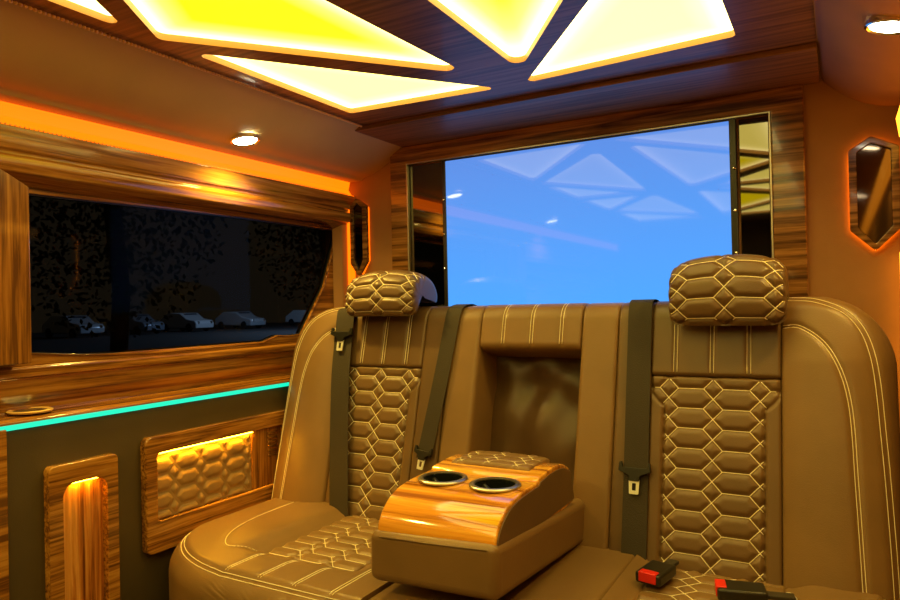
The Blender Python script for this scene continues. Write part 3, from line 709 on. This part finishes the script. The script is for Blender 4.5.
# ------------------------------------------------------------------ seat belts
Pq = Pb(False)
def ribbon(pts, w2):
    mb = MB(); vs = []
    for (x, s, h) in pts:
        for dx, dh in ((-w2, -0.0007), (w2, -0.0007), (w2, 0.0009), (-w2, 0.0009)): vs.append(Pq(x+dx, s, h+dh))
    n = len(pts); fs = [(i*4+k, i*4+(k+1) % 4, (i+1)*4+(k+1) % 4, (i+1)*4+k) for i in range(n-1) for k in range(4)]+[(3, 2, 1, 0), ((n-1)*4, (n-1)*4+1, (n-1)*4+2, (n-1)*4+3)]
    return mb.add(vs, fs)
def belt(pts, w2, slot, at, lab, ang=0.0, scale=1.0):
    loc = Pq(*pts[0]); t = empty('seat_belt', loc, lab, 'seat belt', 'black seat belts on the bench')
    dense = smoothline([p[:2] for p in pts], 6); hh = np.interp(np.linspace(0, 1, len(dense)), np.linspace(0, 1, len(pts)), [p[2] for p in pts])
    ribbon([(p[0], p[1], h) for p, h in zip(dense, hh)], w2).build('webbing', M['belt'], t, smooth=True, sharp=40)
    # slot bezel on top of the backrest
    x, s, h = slot; c = Pq(x, s, h)
    MB().box((c[0]-w2-0.012, c[1]-0.012, c[2]-0.008), (c[0]+w2+0.012, c[1]+0.018, c[2]+0.004)).build('belt_guide', M['black'], t, bevel=0.004)
    # latch plate
    x, s, h = at
    ca, sa = math.cos(ang), math.sin(ang)
    def L2(dh): return lambda p: Pq(x+(p[0]*ca-p[1]*sa)*scale, s+(p[0]*sa+p[1]*ca)*scale, h+dh)
    body = fillet([(-w2-0.014, 0.020), (-w2-0.016, -0.004), (-w2+0.004, -0.012), (-0.016, -0.016), (-0.014, -0.030), (0.014, -0.030), (0.016, -0.016), (w2-0.004, -0.012), (w2+0.016, -0.004), (w2+0.014, 0.020), (w2+0.008, 0.022), (w2+0.004, 0.006), (-w2-0.004, 0.006), (-w2-0.008, 0.022)], 0.002, 2)
    lp = MB().prism(body, L2(0.004), L2(0.015)).build('latch_plate', M['black'], t, bevel=0.0015)
    MB().ring(fillet([(-0.013, -0.066), (0.013, -0.066), (0.015, -0.024), (-0.015, -0.024)], 0.003, 3), fillet([(-0.0055, -0.056), (0.0055, -0.056), (0.0055, -0.036), (-0.0055, -0.036)], 0.001, 2), L2(0.008), L2(0.0115)).build('metal_tongue', M['steel'], lp, bevel=0.0005)
    return t
belt([(-0.436, 0.640, -0.10), (-0.436, 0.636, -0.05), (-0.436, 0.625, -0.012), (-0.436, 0.590, 0.004), (-0.433, 0.40, 0.006), (-0.430, 0.20, 0.006), (-0.428, 0.02, 0.006), (-0.428, -0.012, 0.004)], 0.029, (-0.436, 0.634, -0.11), (-0.431, 0.205, 0.005),
     'dark seat belt with white metal tongue hanging left of the right quilted back', scale=0.84)
belt([(-1.372, 0.640, -0.09), (-1.370, 0.634, -0.04), (-1.364, 0.612, 0.004), (-1.358, 0.585, 0.014), (-1.340, 0.40, 0.022), (-1.312, 0.20, 0.020), (-1.284, 0.02, 0.016), (-1.280, -0.012, 0.013)], 0.034, (-1.372, 0.630, -0.10), (-1.352, 0.530, 0.019),
     'dark seat belt with bright metal tongue close below the left headrest', scale=0.82)
belt([(-0.968, 0.640, -0.10), (-0.968, 0.636, -0.05), (-0.970, 0.618, -0.008), (-0.973, 0.585, 0.006), (-0.990, 0.40, 0.009), (-1.012, 0.22, 0.009), (-1.018, 0.180, 0.009)], 0.024, (-0.968, 0.634, -0.11), (-1.016, 0.196, 0.008),
     'slanting dark seat belt hanging between the left seat and the centre recess', ang=-0.12, scale=0.72)
def buckle(c, rz, lab, L_=0.085):
    t = empty('belt_buckle', c, lab, 'buckle')
    b_ = MB().box((c[0]-0.028, c[1]-L_/2, c[2]), (c[0]+0.028, c[1]+L_/2, c[2]+0.024)).build('buckle_body', M['black'], t, bevel=0.006, seg=4)
    MB().box((c[0]-0.019, c[1]-L_/2-0.002, c[2]+0.005), (c[0]+0.019, c[1]-L_/2+0.018, c[2]+0.026)).build('release_button', M['red'], t, bevel=0.002)
    MB().box((c[0]-0.012, c[1]+L_/2-0.004, c[2]+0.006), (c[0]+0.012, c[1]+L_/2+0.05, c[2]+0.014)).build('stalk', M['belt'], t, bevel=0.002)
    t.rotation_euler = (0, 0, rz); return t
buckle((-0.352, 1.475, 0.462), -0.20, 'black belt buckle with red button facing forward, below the right quilted back')
b2 = buckle((-0.180, 1.435, 0.470), -1.35, 'black belt buckle lying sideways with red end, on the right cushion', 0.09)
o = MB().lathe([(0.0, 0.0), (0.012, 0.001), (0.014, 0.006), (0.009, 0.012), (0.0, 0.013)], (-0.098, 1.462, 0.470), (0.1, -0.2, 1), 20).build('belt_anchor', M['steel'], smooth=True, sharp=40)
tag(o, 'small shiny metal belt anchor beside the sideways buckle', 'belt anchor')

# ------------------------------------------------------------------ outside, seen through the side window
struct(MB().box((-60, -20, -0.55), (-2.2, 60, -0.50)).build('ground', M['asphalt']))
def tree(x, y, h, r, lab, seed):
    rnd = random.Random(seed); t = empty('tree', (x, y, -0.5), lab, 'tree', 'trees outside the window')
    MB().tube([(x, y, -0.5), (x+0.05, y+0.1, h*0.35), (x-0.1, y+0.05, h*0.7), (x, y, h*0.9)], 0.16, 10).build('trunk', M['bark'], t, smooth=True)
    fo = MB()
    for k in range(3000):
        a = rnd.random()*6.28; el = rnd.uniform(-1, 1); rr = r*rnd.random()**0.4
        c = Vector((x+rr*math.cos(a)*math.sqrt(1-el*el), y+rr*math.sin(a)*math.sqrt(1-el*el), h*0.75+rr*el*1.25))
        u = Vector((rnd.gauss(0, 1), rnd.gauss(0, 1), rnd.gauss(0, 1))).normalized(); v = u.orthogonal().normalized(); s_ = rnd.uniform(0.04, 0.09)
        fo.add([c-u*s_, c+v*s_*0.5, c+u*s_, c-v*s_*0.5], [(0, 1, 2, 3)])
    fo.build('foliage', M['leaf'], t, recalc=False)
tree(-12, 8.2, 4.2, 2.1, 'dim tree outside, left third of the side window', 1)
tree(-11, 13.2, 4.6, 2.0, 'dim tree outside, middle of the side window', 2)
tree(-13, 17.5, 5.0, 2.4, 'dim tree outside, right part of the side window', 3)
def car(y, x, col, lab):
    t = empty('parked_car', (x, y, -0.5), lab, 'car', 'parked cars outside the window')
    paint = plain('car_paint', col, 0.25, 0.2, 0.6)
    pr = [(2.1, 0.25), (2.15, 0.65), (1.95, 0.85), (1.05, 0.98), (0.35, 1.42), (-1.1, 1.45), (-1.85, 1.0), (-2.1, 0.9), (-2.15, 0.3)]
    MB().prism(pr, lambda p: (x+p[0], y-0.85, p[1]-0.5), lambda p: (x+p[0], y+0.85, p[1]-0.5)).build('car_body', paint, t, bevel=0.08)
    MB().add([(x+1.0, y-0.68, 0.50), (x+1.0, y+0.68, 0.50), (x+0.42, y+0.6, 0.88), (x+0.42, y-0.6, 0.88)], [(0, 1, 2, 3)]).build('windscreen', M['carglass'], t)
    for sx_ in (1.3, -1.35):
        for sy in (-0.8, 0.8): MB().lathe([(0.0, -0.1), (0.3, -0.1), (0.32, -0.06), (0.32, 0.06), (0.3, 0.1), (0.0, 0.1)], (x+sx_, y+sy, -0.18), (0, 1, 0), 20).build('wheel', M['tyre'], t, smooth=True, sharp=40)
    for sy in (-0.6, 0.6): MB().lathe([(0.0, 0), (0.11, 0), (0.09, 0.05), (0.0, 0.06)], (x+2.1, y+sy, 0.18), (1, 0, 0), 16).build('headlight', M['chrome'], t, smooth=True)
cols = [(0.55, 0.62, 0.70), (0.20, 0.24, 0.30), (0.7, 0.75, 0.8), (0.5, 0.55, 0.6), (0.75, 0.8, 0.85)]
cn = ['silver blue', 'dark grey', 'white', 'pale grey', 'bright white']
place = ['leftmost of the row seen', 'second from the left of the row', 'in the middle of the row', 'fourth from the left of the row', 'farthest right of the row']
for k, yy in enumerate([27.0, 31.6, 36.0, 41.5, 50.0]):
    car(yy, -44, cols[k], cn[k]+' car parked outside the side window, '+place[k])
lm = bpy.data.lights.new('added_car_light', 'POINT'); lm.energy = 2500; lm.color = (0.35, 0.60, 1.0); lm.shadow_soft_size = 0.3  # bluish light added to brighten the parked cars, no lamp post stands there
lo = bpy.data.objects.new('added_car_light', lm); COL.objects.link(lo); lo.location = (-33, 37, 5.5)
